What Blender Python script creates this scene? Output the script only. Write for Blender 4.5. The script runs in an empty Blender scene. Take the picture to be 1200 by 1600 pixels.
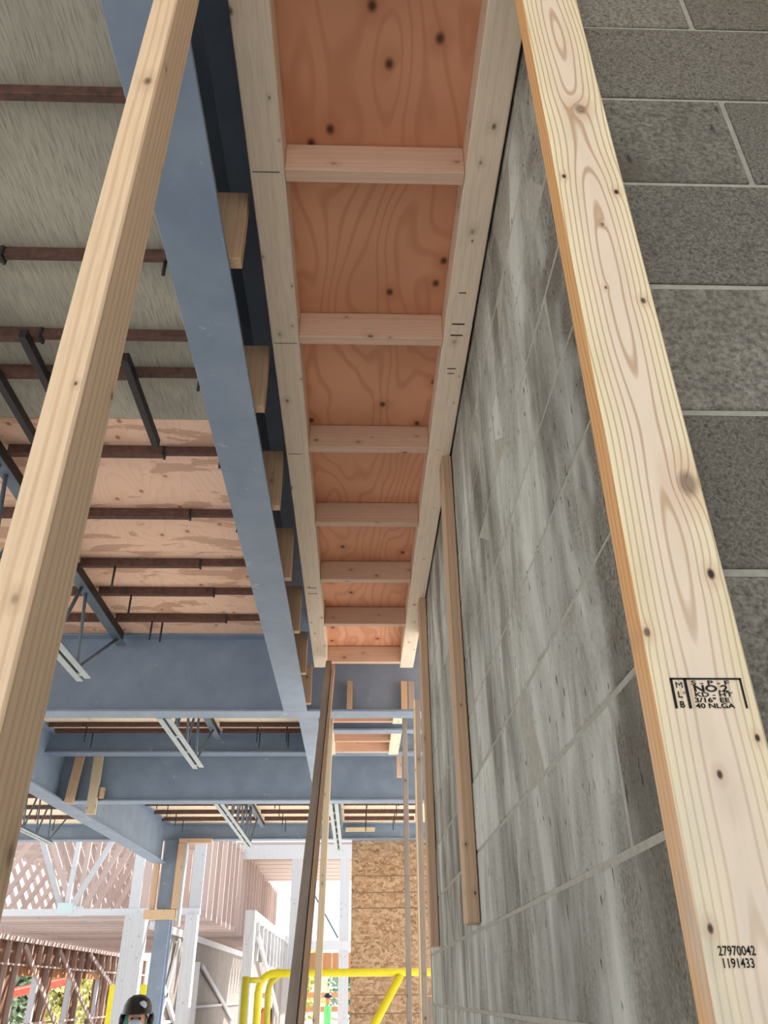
import bpy, bmesh, math, random
from mathutils import Vector, Matrix, Quaternion
random.seed(11)
D = bpy.data
SC = bpy.context.scene
COL = SC.collection
H = 1.62                                   # eye height; heights below are written H + dz

# ---------------------------------------------------------------- camera
cam = D.cameras.new('camera')
cam.sensor_fit = 'VERTICAL'; cam.sensor_height = 24.0; cam.lens = 24.0 * 1240 / 1600
cam.clip_start = 0.02; cam.clip_end = 500
camo = D.objects.new('camera', cam); COL.objects.link(camo)
_r = Vector((0.99952562, -0.02963789, -0.00837425))
_u = Vector((-0.00820453, -0.51831842, 0.85514835))
_f = Vector((0.02968532, 0.85467398, 0.5183157))
camo.matrix_world = Matrix(((_r.x, _u.x, -_f.x, 0), (_r.y, _u.y, -_f.y, 0), (_r.z, _u.z, -_f.z, H), (0, 0, 0, 1)))
SC.camera = camo

# ---------------------------------------------------------------- sky, sun, exposure
world = D.worlds.new('sky'); SC.world = world
world.use_nodes = True
wn = world.node_tree; wn.nodes.clear()
_out = wn.nodes.new('ShaderNodeOutputWorld')
_bg = wn.nodes.new('ShaderNodeBackground')
_sky = wn.nodes.new('ShaderNodeTexSky')
_sky.sky_type = 'NISHITA'; _sky.sun_disc = False
_sky.sun_elevation = math.radians(46); _sky.sun_rotation = math.radians(40)
_sky.air_density = 1.0; _sky.dust_density = 2.0
_sc = wn.nodes.new('ShaderNodeVectorMath'); _sc.operation = 'SCALE'; _sc.inputs['Scale'].default_value = 0.30
_mx = wn.nodes.new('ShaderNodeMix'); _mx.data_type = 'RGBA'
_mx.inputs['Factor'].default_value = 0.62
_mx.inputs[7].default_value = (1.95, 2.05, 2.15, 1)      # thin white cloud
wn.links.new(_sky.outputs['Color'], _sc.inputs[0])
wn.links.new(_sc.outputs['Vector'], _mx.inputs[6])
wn.links.new(_mx.outputs[2], _bg.inputs['Color'])
_bg.inputs['Strength'].default_value = 0.50
wn.links.new(_bg.outputs['Background'], _out.inputs['Surface'])

sl = D.lights.new('sun', 'SUN'); sl.energy = 6.8; sl.angle = math.radians(0.6); sl.color = (1.0, 0.96, 0.91)
slo = D.objects.new('sun', sl); COL.objects.link(slo)
_sd = Vector((math.cos(math.radians(46)) * 0.80, math.cos(math.radians(46)) * 0.60, math.sin(math.radians(46))))
slo.rotation_euler = _sd.to_track_quat('Z', 'Y').to_euler()
slo.location = (20, 20, 20)

SC.view_settings.view_transform = 'Standard'
SC.view_settings.look = 'None'
SC.view_settings.gamma = 1.0
SC.view_settings.use_curve_mapping = False
SC.view_settings.exposure = 0.88
SC.cycles.max_bounces = 10
SC.cycles.diffuse_bounces = 7
SC.cycles.use_denoising = True

# ---------------------------------------------------------------- materials
def lin(r, g, b):
    f = lambda c: (c / 255 / 12.92) if c / 255 <= 0.04045 else ((c / 255 + 0.055) / 1.055) ** 2.4
    return (f(r), f(g), f(b), 1.0)

class NB:
    def __init__(self, name):
        self.m = D.materials.new(name); self.m.use_nodes = True
        self.t = self.m.node_tree; self.t.nodes.clear()
        o = self.t.nodes.new('ShaderNodeOutputMaterial')
        self.b = self.t.nodes.new('ShaderNodeBsdfPrincipled')
        self.t.links.new(self.b.outputs[0], o.inputs[0])
    def put(self, n, key, v):
        s = n.inputs[key]
        if isinstance(v, bpy.types.NodeSocket): self.t.links.new(v, s)
        else: s.default_value = v
    def node(self, typ, ins=None, **props):
        n = self.t.nodes.new(typ)
        for k, v in props.items(): setattr(n, k, v)
        for k, v in (ins or {}).items(): self.put(n, k, v)
        return n
    def math(self, op, a, b=0.0, c=0.0, clamp=False):
        n = self.node('ShaderNodeMath', {0: a, 1: b, 2: c}, operation=op); n.use_clamp = clamp
        return n.outputs[0]
    def vmath(self, op, a, b=(0, 0, 0)):
        return self.node('ShaderNodeVectorMath', {0: a, 1: b}, operation=op).outputs[0]
    def mix(self, f, a, b, blend='MIX'):
        n = self.node('ShaderNodeMix', data_type='RGBA', blend_type=blend)
        self.put(n, 0, f); self.put(n, 6, a); self.put(n, 7, b)
        return n.outputs[2]
    def ramp(self, f, lo, hi, a=0.0, b=1.0):
        return self.node('ShaderNodeMapRange', {0: f, 1: lo, 2: hi, 3: a, 4: b}).outputs[0]
    def noise(self, v, scale, detail=2.0, rough=0.5, dist=0.0):
        return self.node('ShaderNodeTexNoise', {'Vector': v, 'Scale': scale, 'Detail': detail, 'Roughness': rough, 'Distortion': dist}).outputs[0]
    def coords(self, spread=7.0):
        tc = self.node('ShaderNodeTexCoord').outputs['Object']
        if not spread: return tc, None
        oi = self.node('ShaderNodeObjectInfo').outputs['Random']
        off = self.node('ShaderNodeCombineXYZ', {0: self.math('MULTIPLY', oi, spread), 1: self.math('MULTIPLY', oi, spread * 1.7), 2: self.math('MULTIPLY', oi, spread * 2.3)}).outputs[0]
        return self.vmath('ADD', tc, off), oi
    def bump(self, h, strength, dist=0.002):
        n = self.node('ShaderNodeBump', {'Height': h, 'Strength': strength, 'Distance': dist})
        self.put(self.b, 'Normal', n.outputs[0])
    def done(self, color, rough=0.7, metal=0.0, spec=0.4):
        self.put(self.b, 'Base Color', color); self.put(self.b, 'Roughness', rough)
        self.put(self.b, 'Metallic', metal); self.put(self.b, 'Specular IOR Level', spec)
        return self.m

def wood(name, light, dark, knot=(70, 45, 30), freq=170.0, knots=0.35, var=0.18, dirt=0.0, bump=0.35, gain=0.35):
    """Sawn lumber: long axis is local z; growth rings in solid texture, small knots."""
    k = NB(name)
    p, oi = k.coords()
    lo = k.node('ShaderNodeSeparateXYZ', {0: k.node('ShaderNodeTexCoord').outputs['Object']}).outputs
    s = k.vmath('MULTIPLY', p, (1, 1, 0.22))
    w = k.noise(s, 5.0, 3.0)
    s2 = k.vmath('MULTIPLY', p, (1, 1, 0.045))
    ringd = k.math('SQRT', k.math('ADD', k.math('POWER', k.math('ADD', lo[0], k.ramp(oi, 0, 1, -0.03, 0.03)), 2.0),
                   k.math('POWER', k.math('ADD', lo[1], k.ramp(oi, 0, 1, 0.02, 0.06)), 2.0)))
    ph = k.math('ADD', k.math('MULTIPLY', ringd, freq * 3.0), k.math('MULTIPLY', w, 16.0))
    g = k.ramp(k.math('SINE', ph), 0.1, 1.0)
    fine = k.noise(s2, 260.0, 2.0)
    ps = k.node('ShaderNodeSeparateXYZ', {0: p}).outputs
    pc = k.node('ShaderNodeCombineXYZ', {0: k.math('ADD', ps[0], ps[1]), 1: k.math('MULTIPLY', ps[2], 0.62)}).outputs[0]
    kv = k.node('ShaderNodeTexVoronoi', {'Vector': pc, 'Scale': 11.0, 'Randomness': 1.0}, voronoi_dimensions='2D').outputs
    kc = k.node('ShaderNodeSeparateColor', {0: kv[1]}).outputs
    kdist = k.math('DIVIDE', kv[0], k.ramp(kc[1], 0, 1, 0.35, 1.25))
    pick = k.ramp(kc[0], 1 - knots, 1 - knots + 0.02)
    kd = k.math('MULTIPLY', k.ramp(kdist, 0.02, 0.075, 1.0, 0.0), k.math('MULTIPLY', pick, k.ramp(kc[2], 0, 1, 0.35, 1.0)))
    khalo = k.math('MULTIPLY', k.ramp(kdist, 0.05, 0.22, 0.3, 0.0), pick)
    c = k.mix(k.math('MULTIPLY', g, gain), lin(*light), lin(*dark))
    c = k.mix(k.ramp(fine, 0.45, 0.75, 0.0, 0.35), c, lin(*[int(v * 0.82) for v in light]))
    c = k.mix(k.math('MULTIPLY', k.noise(p, 3.5, 3.0), dirt), c, lin(96, 92, 86))
    c = k.mix(khalo, c, lin(*[int(q * 0.78) for q in dark]))
    c = k.mix(kd, c, lin(*knot))
    v = k.ramp(oi, 0, 1, 1 - var, 1 + var * 0.5)
    c = k.mix(1.0, c, k.node('ShaderNodeCombineColor', {0: v, 1: v, 2: v}).outputs[0], 'MULTIPLY')
    k.bump(k.math('ADD', k.math('MULTIPLY', g, 0.4), fine), bump, 0.0008)
    return k.done(c, 0.62, 0, 0.3)

M = {}
M['pine'] = wood('pale_pine', (214, 196, 166), (190, 162, 126))
M['pine_rail'] = wood('rail_pine', (232, 214, 192), (214, 188, 160), freq=90, knots=0.6, gain=0.22)
M['pine_pink'] = wood('block_pine', (218, 184, 160), (194, 152, 126), knots=0.55, gain=0.25)
M['pine_orange'] = wood('packer_pine', (200, 168, 138), (172, 136, 104), knots=0.35)
M['pine_grey'] = wood('weathered_pine', (184, 170, 158), (150, 136, 126), dirt=0.55, knots=0.55)
M['pine_post'] = wood('post_pine', (224, 194, 160), (190, 148, 110), freq=190, knots=0.45, gain=0.45)
M['fir_far'] = wood('far_fir', (188, 168, 160), (162, 140, 130), freq=60, knots=0.2, var=0.22)
M['fir_dark'] = wood('brown_cladding', (142, 108, 86), (112, 82, 64), freq=60, knots=0.2, var=0.25)
M['white_wood'] = wood('bleached_wood', (196, 196, 198), (172, 170, 170), freq=60, knots=0.25)
M['orange_board'] = wood('orange_board', (190, 138, 96), (166, 112, 72), freq=60, knots=0.2)

def hero_wood():
    """The stamped 2x4: same wood with its own knots (u = across, v = along, local metres)."""
    k = NB('stamped_pine')
    tc = k.node('ShaderNodeTexCoord').outputs['Object']
    u, t, v = k.node('ShaderNodeSeparateXYZ', {0: tc}).outputs[:3]
    # (u, v above eye level, radius, dark)
    KN = [(0.008, 1.074, 0.0085, .55), (0.030, 0.437, 0.0105, .6), (0.031, 0.892, 0.0035, 1.), (-0.034, 0.922, 0.003, 1.),
          (0.031, 0.694, 0.0035, .9), (0.031, 0.335, 0.004, 1.), (-0.0405, 0.276, 0.0032, .8), (-0.003, 0.151, 0.0026, 1.),
          (-0.036, 0.039, 0.0025, 1.), (0.036, 0.181, 0.0024, 1.), (0.003, 0.828, 0.0028, .7), (-0.010, 0.715, .002, .8)]
    n1 = k.noise(k.vmath('MULTIPLY', tc, (1, 1, 0.30)), 6.0, 2.0)
    n2 = k.noise(k.vmath('MULTIPLY', tc, (0, 0, 0.9)), 1.9, 1.0)
    c = k.math('MULTIPLY', k.math('SUBTRACT', n2, 0.5), 0.03)
    uu = k.math('SUBTRACT', u, c)
    dep = k.math('ADD', 0.012, k.math('MULTIPLY', k.noise(k.vmath('MULTIPLY', tc, (0, 0, 1)), 3.2, 1.0), 0.05))
    r = k.math('SQRT', k.math('ADD', k.math('POWER', uu, 2.0), k.math('POWER', k.math('ADD', dep, t), 2.0)))
    ph = k.math('ADD', k.math('MULTIPLY', r, 1050.0), k.math('MULTIPLY', n1, 5.0))
    dark = None; halo = None
    for (ku, kv, kr, kk) in KN:
        du = k.math('SUBTRACT', u, ku); dv = k.math('MULTIPLY', k.math('SUBTRACT', v, kv + H), 0.62)
        d = k.math('SQRT', k.math('ADD', k.math('MULTIPLY', du, du), k.math('MULTIPLY', dv, dv)))
        e = k.math('MULTIPLY', k.math('EXPONENT', k.math('MULTIPLY', d, -1.0 / (kr * 1.5))), kr * 1500.0)
        ph = k.math('ADD', ph, e)
        m = k.math('MULTIPLY', k.ramp(d, kr * 0.55, kr * 1.15, 1.0, 0.0), kk)
        dark = m if dark is None else k.math('MAXIMUM', dark, m)
        hl = k.ramp(d, kr * 0.8, kr * 3.2, 1.0, 0.0)
        halo = hl if halo is None else k.math('MAXIMUM', halo, hl)
    g = k.ramp(k.math('SINE', ph), 0.45, 1.0)
    edge = k.ramp(k.math('ABSOLUTE', u), 0.012, 0.045)
    base = k.mix(edge, lin(232, 211, 188), lin(236, 220, 182))
    base = k.mix(k.ramp(k.noise(k.vmath('MULTIPLY', tc, (1, 1, 0.15)), 40.0, 3.0), 0.45, 0.8, 0.0, 0.3), base, lin(196, 176, 132))
    # the sawn edge is a warmer orange
    base = k.mix(k.ramp(k.math('MULTIPLY', u, -1.0), 0.0437, 0.0443), base, lin(216, 164, 110))
    # scuffed grey film low down
    gr = k.math('MULTIPLY', k.ramp(v, H - 0.02, H + 0.30, 0.75, 0.0), k.ramp(k.noise(k.vmath('MULTIPLY', tc, (1, 1, 0.25)), 22.0, 3.0), 0.35, 0.65))
    base = k.mix(gr, base, lin(196, 190, 180))
    cc = k.mix(k.math('MULTIPLY', g, k.ramp(v, H, H + 0.5, 0.25, 0.6)), base, lin(160, 120, 76))
    cc = k.mix(k.math('MULTIPLY', halo, 0.35), cc, lin(186, 134, 104))
    cc = k.mix(dark, cc, lin(62, 44, 34))
    sm = k.node('ShaderNodeTexVoronoi', {'Vector': k.vmath('MULTIPLY', tc, (1, 1, 0.5)), 'Scale': 24.0}).outputs
    smd = k.math('MULTIPLY', k.ramp(sm[0], 0.1, 0.45, 1.0, 0.0), k.ramp(v, H + .02, H + .22, 0.35, 0.0))
    cc = k.mix(smd, cc, lin(150, 138, 124))
    k.bump(k.math('ADD', g, k.noise(k.vmath('MULTIPLY', tc, (1, 1, 0.05)), 300.0, 2.0)), 0.35, 0.0006)
    return k.done(cc, 0.6, 0, 0.3)
M['hero'] = hero_wood()

def plywood(name, light, dark, knot, knots=0.5, stain=None, stripe=False, fl=1.0):
    """Rotary-cut veneer: long axis local y, flame figure from warped bands."""
    k = NB(name)
    p, oi = k.coords()
    s = k.vmath('MULTIPLY', p, (1.0, 0.32, 1.0))
    n = k.noise(s, 3.2 * fl, 2.0, 0.45)
    fine = k.noise(k.vmath('MULTIPLY', p, (1, 0.05, 1)), 220.0, 2.0)
    sx = k.node('ShaderNodeSeparateXYZ', {0: p}).outputs
    ph = k.math('ADD', k.math('MULTIPLY', n, 120.0), k.math('MULTIPLY', sx[0], 60.0))
    g = k.ramp(k.math('SINE', ph), 0.3, 1.0)
    c = k.mix(k.math('MULTIPLY', g, 0.1 if stripe else 0.45), lin(*light), lin(*dark))
    c = k.mix(k.ramp(k.noise(p, 1.7, 3.0), 0.35, 0.7, 0, 0.5), c, lin(*dark))
    if stripe:
        st = k.noise(k.vmath('MULTIPLY', p, (1, 0.05, 1)), 260.0, 3.0, 0.65)
        c = k.mix(k.ramp(st, 0.46, 0.68, 0, 0.55), c, lin(104, 98, 86))
        c = k.mix(k.ramp(k.noise(p, 3.0, 3.0), 0.45, 0.75, 0, 0.4), c, lin(122, 116, 110))
    if stain:
        a = k.noise(k.vmath('MULTIPLY', p, (0.6, 1.5, 1)), 3.6, 5.0, 0.62, 0.6)
        c = k.mix(k.ramp(a, 0.53, 0.56, 0, 0.72), c, lin(*stain))
    kv = k.node('ShaderNodeTexVoronoi', {'Vector': k.vmath('MULTIPLY', p, (1, 0.75, 1)), 'Scale': 6.5}, voronoi_dimensions='2D').outputs
    kd = k.ramp(kv[0], 0.03, 0.10, 0.9, 0.0)
    hal = k.ramp(kv[0], 0.08, 0.30, 0.5, 0.0)
    pick = k.ramp(k.node('ShaderNodeSeparateColor', {0: kv[1]}).outputs[0], 1 - knots, 1 - knots + 0.02)
    c = k.mix(k.math('MULTIPLY', hal, pick), c, lin(*dark))
    c = k.mix(k.math('MULTIPLY', kd, pick), c, lin(*knot))
    k.bump(k.math('ADD', fine, k.math('MULTIPLY', g, 0.5)), 0.25, 0.0008)
    return k.done(c, 0.7, 0, 0.25)
M['ply_orange'] = plywood('soffit_plywood', (222, 164, 130), (186, 122, 90), (70, 42, 30), knots=0.5, fl=0.9)
M['ply_grey'] = plywood('weathered_plywood', (184, 178, 160), (158, 152, 135), (110, 100, 84), knots=0.02, stripe=True)
M['ply_pink'] = plywood('pink_plywood', (246, 208, 182), (234, 188, 158), (160, 104, 76), knots=0.3, stain=(196, 152, 124))
M['ply_pale'] = plywood('pale_plywood', (236, 220, 196), (220, 198, 170), (170, 124, 92), knots=0.25)
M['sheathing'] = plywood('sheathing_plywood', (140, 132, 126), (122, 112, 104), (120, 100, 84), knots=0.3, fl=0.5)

def cmu():
    k = NB('concrete_block'); p, oi = k.coords()
    a = k.noise(p, 240.0, 3.0, 0.75)
    b = k.node('ShaderNodeTexVoronoi', {'Vector': p, 'Scale': 260.0}).outputs[0]
    w = k.node('ShaderNodeNewGeometry').outputs['Position']
    big = k.noise(w, 2.1, 4.0, 0.6)
    c = k.mix(k.ramp(a, 0.35, 0.65), lin(86, 82, 75), lin(134, 129, 119))
    c = k.mix(k.ramp(b, 0.0, 0.35, 0.65, 0.0), c, lin(60, 57, 53))
    c = k.mix(k.ramp(k.noise(p, 130.0, 2.0), 0.60, 0.68, 0, 0.6), c, lin(62, 60, 55))
    c = k.mix(k.ramp(big, 0.35, 0.7, 0.0, 0.35), c, lin(104, 95, 84))
    v = k.ramp(oi, 0, 1, 0.88, 1.10)
    c = k.mix(1.0, c, k.node('ShaderNodeCombineColor', {0: v, 1: v, 2: v}).outputs[0], 'MULTIPLY')
    k.bump(k.math('ADD', a, k.math('MULTIPLY', b, 0.8)), 0.7, 0.0016)
    return k.done(c, 0.95, 0, 0.1)
M['cmu'] = cmu()
def cmu_long():
    """Blocks of the long face: paler streaks beyond the near corner, darker patches and pits."""
    k = NB('streaked_block'); p, oi = k.coords()
    w = k.node('ShaderNodeNewGeometry').outputs['Position']
    a = k.noise(p, 150.0, 3.0, 0.7)
    c = k.mix(k.ramp(a, 0.35, 0.65), lin(92, 87, 79), lin(140, 135, 124))
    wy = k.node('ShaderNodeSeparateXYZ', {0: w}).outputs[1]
    far = k.ramp(k.math('ADD', wy, k.math('MULTIPLY', k.noise(k.vmath('MULTIPLY', w, (0, 1, 1)), 4.5, 2.0), 0.9)), 1.38, 1.52)  # streaks start past the near corner, edge broken up by noise
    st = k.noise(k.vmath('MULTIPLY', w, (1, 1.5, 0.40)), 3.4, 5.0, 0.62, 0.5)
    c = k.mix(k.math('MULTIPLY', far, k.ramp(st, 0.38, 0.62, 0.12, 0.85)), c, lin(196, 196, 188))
    c = k.mix(k.ramp(k.noise(k.vmath('MULTIPLY', w, (1, 1.6, 0.5)), 2.6, 4.0, 0.6), 0.50, 0.64, 0.0, 0.65), c, lin(90, 83, 73))
    pit = k.noise(k.vmath('MULTIPLY', w, (1, 1.0, 0.35)), 70.0, 2.0, 0.5)
    pk = k.ramp(pit, 0.66, 0.72, 0.0, 0.8)
    c = k.mix(pk, c, lin(56, 54, 50))
    v = k.ramp(oi, 0, 1, 0.84, 1.10)
    c = k.mix(1.0, c, k.node('ShaderNodeCombineColor', {0: v, 1: v, 2: v}).outputs[0], 'MULTIPLY')
    k.bump(k.math('SUBTRACT', k.math('MULTIPLY', a, 0.6), pk), 0.6, 0.0016)
    return k.done(c, 0.9, 0, 0.15)
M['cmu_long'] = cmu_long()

def plain(name, col, rough=0.6, metal=0.0, nz=0.0, scale=30.0, dark=None, spec=0.4, bump=0.0):
    k = NB(name); c = lin(*col)
    if nz:
        p, oi = k.coords()
        n = k.noise(p, scale, 4.0, 0.6)
        c = k.mix(k.ramp(n, 0.35, 0.7, 0.0, nz), c, lin(*(dark or [int(v * 0.6) for v in col])))
        if bump: k.bump(n, bump, 0.002)
    return k.done(c, rough, metal, spec)
M['mortar'] = plain('mortar', (166, 162, 150), 0.95, nz=0.5, scale=60, dark=(132, 128, 118), spec=0.1, bump=0.5)

def primer():
    k = NB('grey_primer_steel'); p, oi = k.coords()
    c = k.mix(k.ramp(k.noise(p, 5.0, 4.0, 0.6), 0.3, 0.75), lin(118, 134, 154), lin(136, 150, 168))
    sc = k.noise(p, 11.0, 6.0, 0.68, 0.3)
    c = k.mix(k.ramp(sc, 0.63, 0.72, 0.0, 0.65), c, lin(196, 198, 192))
    k.bump(k.noise(p, 90.0, 2.0), 0.08, 0.001)
    return k.done(c, k.ramp(sc, 0.3, 0.7, 0.42, 0.55), 0.0, 0.5)
M['steel'] = primer()
M['joist_steel'] = plain('joist_primer', (96, 108, 120), 0.5, nz=0.4, scale=12, spec=0.5)
M['chord_steel'] = plain('light_grey_chord', (176, 184, 186), 0.5, nz=0.25, scale=12, spec=0.5)
M['rust'] = plain('rusty_steel', (104, 72, 60), 0.75, nz=0.8, scale=35, dark=(58, 44, 40), bump=0.2)
M['dark_steel'] = plain('dark_steel', (52, 44, 42), 0.6, nz=0.6, scale=35, dark=(30, 28, 30))
M['yellow'] = plain('yellow_paint', (226, 210, 30), 0.45, nz=0.3, scale=14, dark=(190, 172, 30))
M['yellow_olive'] = plain('olive_yellow_paint', (196, 186, 50), 0.5, nz=0.3, scale=14, dark=(150, 142, 40))
M['slab'] = plain('concrete_slab', (208, 207, 204), 0.85, nz=0.5, scale=2.0, dark=(184, 183, 180), spec=0.2)
M['dirt'] = plain('pale_gravel', (220, 218, 212), 0.95, nz=0.5, scale=1.2, dark=(194, 190, 182), spec=0.1)
M['ink'] = plain('black_ink', (34, 34, 34), 0.8, spec=0.2)
M['pencil'] = plain('carpenter_pencil', (74, 62, 54), 0.8, spec=0.2)
M['black_plastic'] = plain('black_plastic', (12, 12, 14), 0.3)
M['badge'] = plain('pale_badge', (170, 178, 190), 0.4)
M['white_plastic'] = plain('white_plastic', (226, 232, 230), 0.4)
M['lime'] = plain('lime_cloth', (120, 226, 130), 0.9, nz=0.3, scale=8, spec=0.1)
M['orange_cloth'] = plain('orange_cloth', (240, 138, 84), 0.9, spec=0.1)
M['navy'] = plain('navy_cloth', (42, 44, 72), 0.9, spec=0.1)
M['black_cloth'] = plain('black_cloth', (34, 34, 38), 0.9, spec=0.1)
M['teal'] = plain('teal_cloth', (92, 146, 128), 0.9, spec=0.1)
M['skin'] = plain('skin', (188, 138, 112), 0.6, spec=0.3)
M['eye'] = plain('dark_eye', (30, 24, 22), 0.3)
M['red_paint'] = plain('red_machine_paint', (226, 74, 52), 0.45)
M['rubber'] = plain('black_rubber', (36, 36, 36), 0.8)
M['galv'] = plain('galvanised_plate', (190, 204, 206), 0.4, 0.4)
M['leaf'] = plain('green_leaves', (150, 170, 140), 0.8, nz=0.6, scale=3.0, dark=(104, 130, 104), spec=0.2)
M['leaf_yellow'] = plain('yellow_leaves', (206, 200, 130), 0.8, nz=0.6, scale=3.0, dark=(160, 160, 96), spec=0.2)
M['bark'] = plain('bark', (92, 78, 66), 0.9, nz=0.5, scale=12)
def osb():
    k = NB('oriented_strand_board'); p, oi = k.coords()
    q = k.vmath('ADD', k.vmath('MULTIPLY', p, (1, 1, 1.9)), k.vmath('MULTIPLY', k.node('ShaderNodeTexNoise', {'Vector': p, 'Scale': 7.0, 'Detail': 2.0}).outputs[1], (.14, .14, .14)))
    v = k.node('ShaderNodeTexVoronoi', {'Vector': q, 'Scale': 17.0}).outputs
    r = k.node('ShaderNodeSeparateColor', {0: v[1]}).outputs
    c = k.mix(r[0], lin(140, 108, 80), lin(184, 152, 122))
    c = k.mix(k.ramp(r[1], 0.8, 0.85, 0, 0.45), c, lin(104, 74, 52))
    v2 = k.node('ShaderNodeTexVoronoi', {'Vector': k.vmath('MULTIPLY', q, (2.2, 1, 1)), 'Scale': 22.0}).outputs
    c = k.mix(k.ramp(k.node('ShaderNodeSeparateColor', {0: v2[1]}).outputs[2], 0.7, 0.75, 0, 0.45), c, lin(198, 174, 144))
    k.bump(r[0], 0.3, 0.002)
    return k.done(c, 0.7, 0, 0.2)
M['osb'] = osb()

# ---------------------------------------------------------------- object helpers
def link(o, parent=None):
    COL.objects.link(o)
    if parent is not None: o.parent = parent
    return o
def tag(o, label=None, cat=None, group=None, kind=None):
    if label: o['label'] = label
    if cat: o['category'] = cat
    if group: o['group'] = group
    if kind: o['kind'] = kind
    return o
def thing(name, loc, label, cat, group=None):
    o = D.objects.new(name, None); o.location = loc; o.empty_display_size = 0.1
    return link(tag(o, label, cat, group))
def setting(name, loc=(0, 0, 0)):
    o = D.objects.new(name, None); o.location = loc; o.empty_display_size = 0.1
    return link(tag(o, kind='structure'))
def mesh_of(bm, name, mat=None, smooth=False):
    me = D.meshes.new(name); bm.to_mesh(me); bm.free()
    if mat: me.materials.append(mat)
    if smooth:
        for f in me.polygons: f.use_smooth = True
    return me
_cache = {}
def box_mesh(sx, sy, sz, mat, bev=0.0, base=False):
    """box centred in x, y; z centred or from 0 up when base"""
    key = (round(sx, 4), round(sy, 4), round(sz, 4), mat.name, bev, base)
    if key in _cache: return _cache[key]
    bm = bmesh.new()
    bmesh.ops.create_cube(bm, size=1.0)
    bmesh.ops.scale(bm, vec=(sx, sy, sz), verts=bm.verts)
    if base: bmesh.ops.translate(bm, vec=(0, 0, sz / 2), verts=bm.verts)
    if bev:
        bmesh.ops.bevel(bm, geom=list(bm.edges), offset=bev, segments=1, profile=0.5, affect='EDGES')
    me = mesh_of(bm, 'box', mat); _cache[key] = me
    return me
def place(o, parent, loc):
    o.location = Vector(loc) - (Vector(parent.location) if parent is not None else Vector((0, 0, 0)))
def block(name, x0, x1, y0, y1, z0, z1, mat, parent=None, bev=0.002, rot=None):
    o = D.objects.new(name, box_mesh(abs(x1 - x0), abs(y1 - y0), abs(z1 - z0), M[mat], bev))
    link(o, parent); place(o, parent, ((x0 + x1) / 2, (y0 + y1) / 2, (z0 + z1) / 2))
    if rot: o.rotation_euler = rot
    return o
def board(name, a, b, w, t, up, mat, parent=None, bev=0.0018):
    """board from a to b; local z = length, local y (thickness t) near `up`, local x = width w"""
    a, b = Vector(a), Vector(b); z = (b - a); L = z.length; z.normalize()
    y = Vector(up); y = (y - z * y.dot(z)).normalized(); x = y.cross(z)
    o = D.objects.new(name, box_mesh(w, t, L, M[mat], bev, True))
    link(o, parent)
    o.rotation_mode = 'QUATERNION'
    o.rotation_quaternion = Matrix((x, y, z)).transposed().to_quaternion()
    place(o, parent, a)
    return o
def tube_bm(bm, pts, r, seg=8):
    pts = [Vector(p) for p in pts]; rings = []
    for i, p in enumerate(pts):
        d = (pts[min(i + 1, len(pts) - 1)] - pts[max(i - 1, 0)]).normalized()
        u = d.cross(Vector((0.123, 0.31, 0.94))).normalized(); v = d.cross(u)
        rings.append([bm.verts.new(p + (u * math.cos(2 * math.pi * k / seg) + v * math.sin(2 * math.pi * k / seg)) * r) for k in range(seg)])
    for i in range(len(rings) - 1):
        for k in range(seg):
            bm.faces.new((rings[i][k], rings[i][(k + 1) % seg], rings[i + 1][(k + 1) % seg], rings[i + 1][k]))
    bm.faces.new(rings[0][::-1]); bm.faces.new(rings[-1])
def tube(name, pts, r, mat, parent=None, seg=8):
    org = Vector(pts[0])
    bm = bmesh.new(); tube_bm(bm, [Vector(p) - org for p in pts], r, seg)
    bmesh.ops.recalc_face_normals(bm, faces=bm.faces)
    o = D.objects.new(name, mesh_of(bm, name, M[mat], True)); link(o, parent); place(o, parent, org)
    return o
ORD = ['first', 'second', 'third', 'fourth', 'fifth', 'sixth', 'seventh', 'eighth', 'ninth', 'tenth', 'eleventh', 'twelfth',
       'thirteenth', 'fourteenth', 'fifteenth', 'sixteenth', 'seventeenth', 'eighteenth', 'nineteenth', 'twentieth', 'twenty-first', 'twenty-second', 'twenty-third', 'twenty-fourth']

# ================================================================ SETTING
block('floor', -9, 4.5, -3.5, 13.2, -0.2, 0.0, 'slab', bev=0)['kind'] = 'structure'
g = block('ground', -70, 70, -50, 95, -0.6, -0.2, 'dirt', bev=0); g['kind'] = 'structure'

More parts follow.
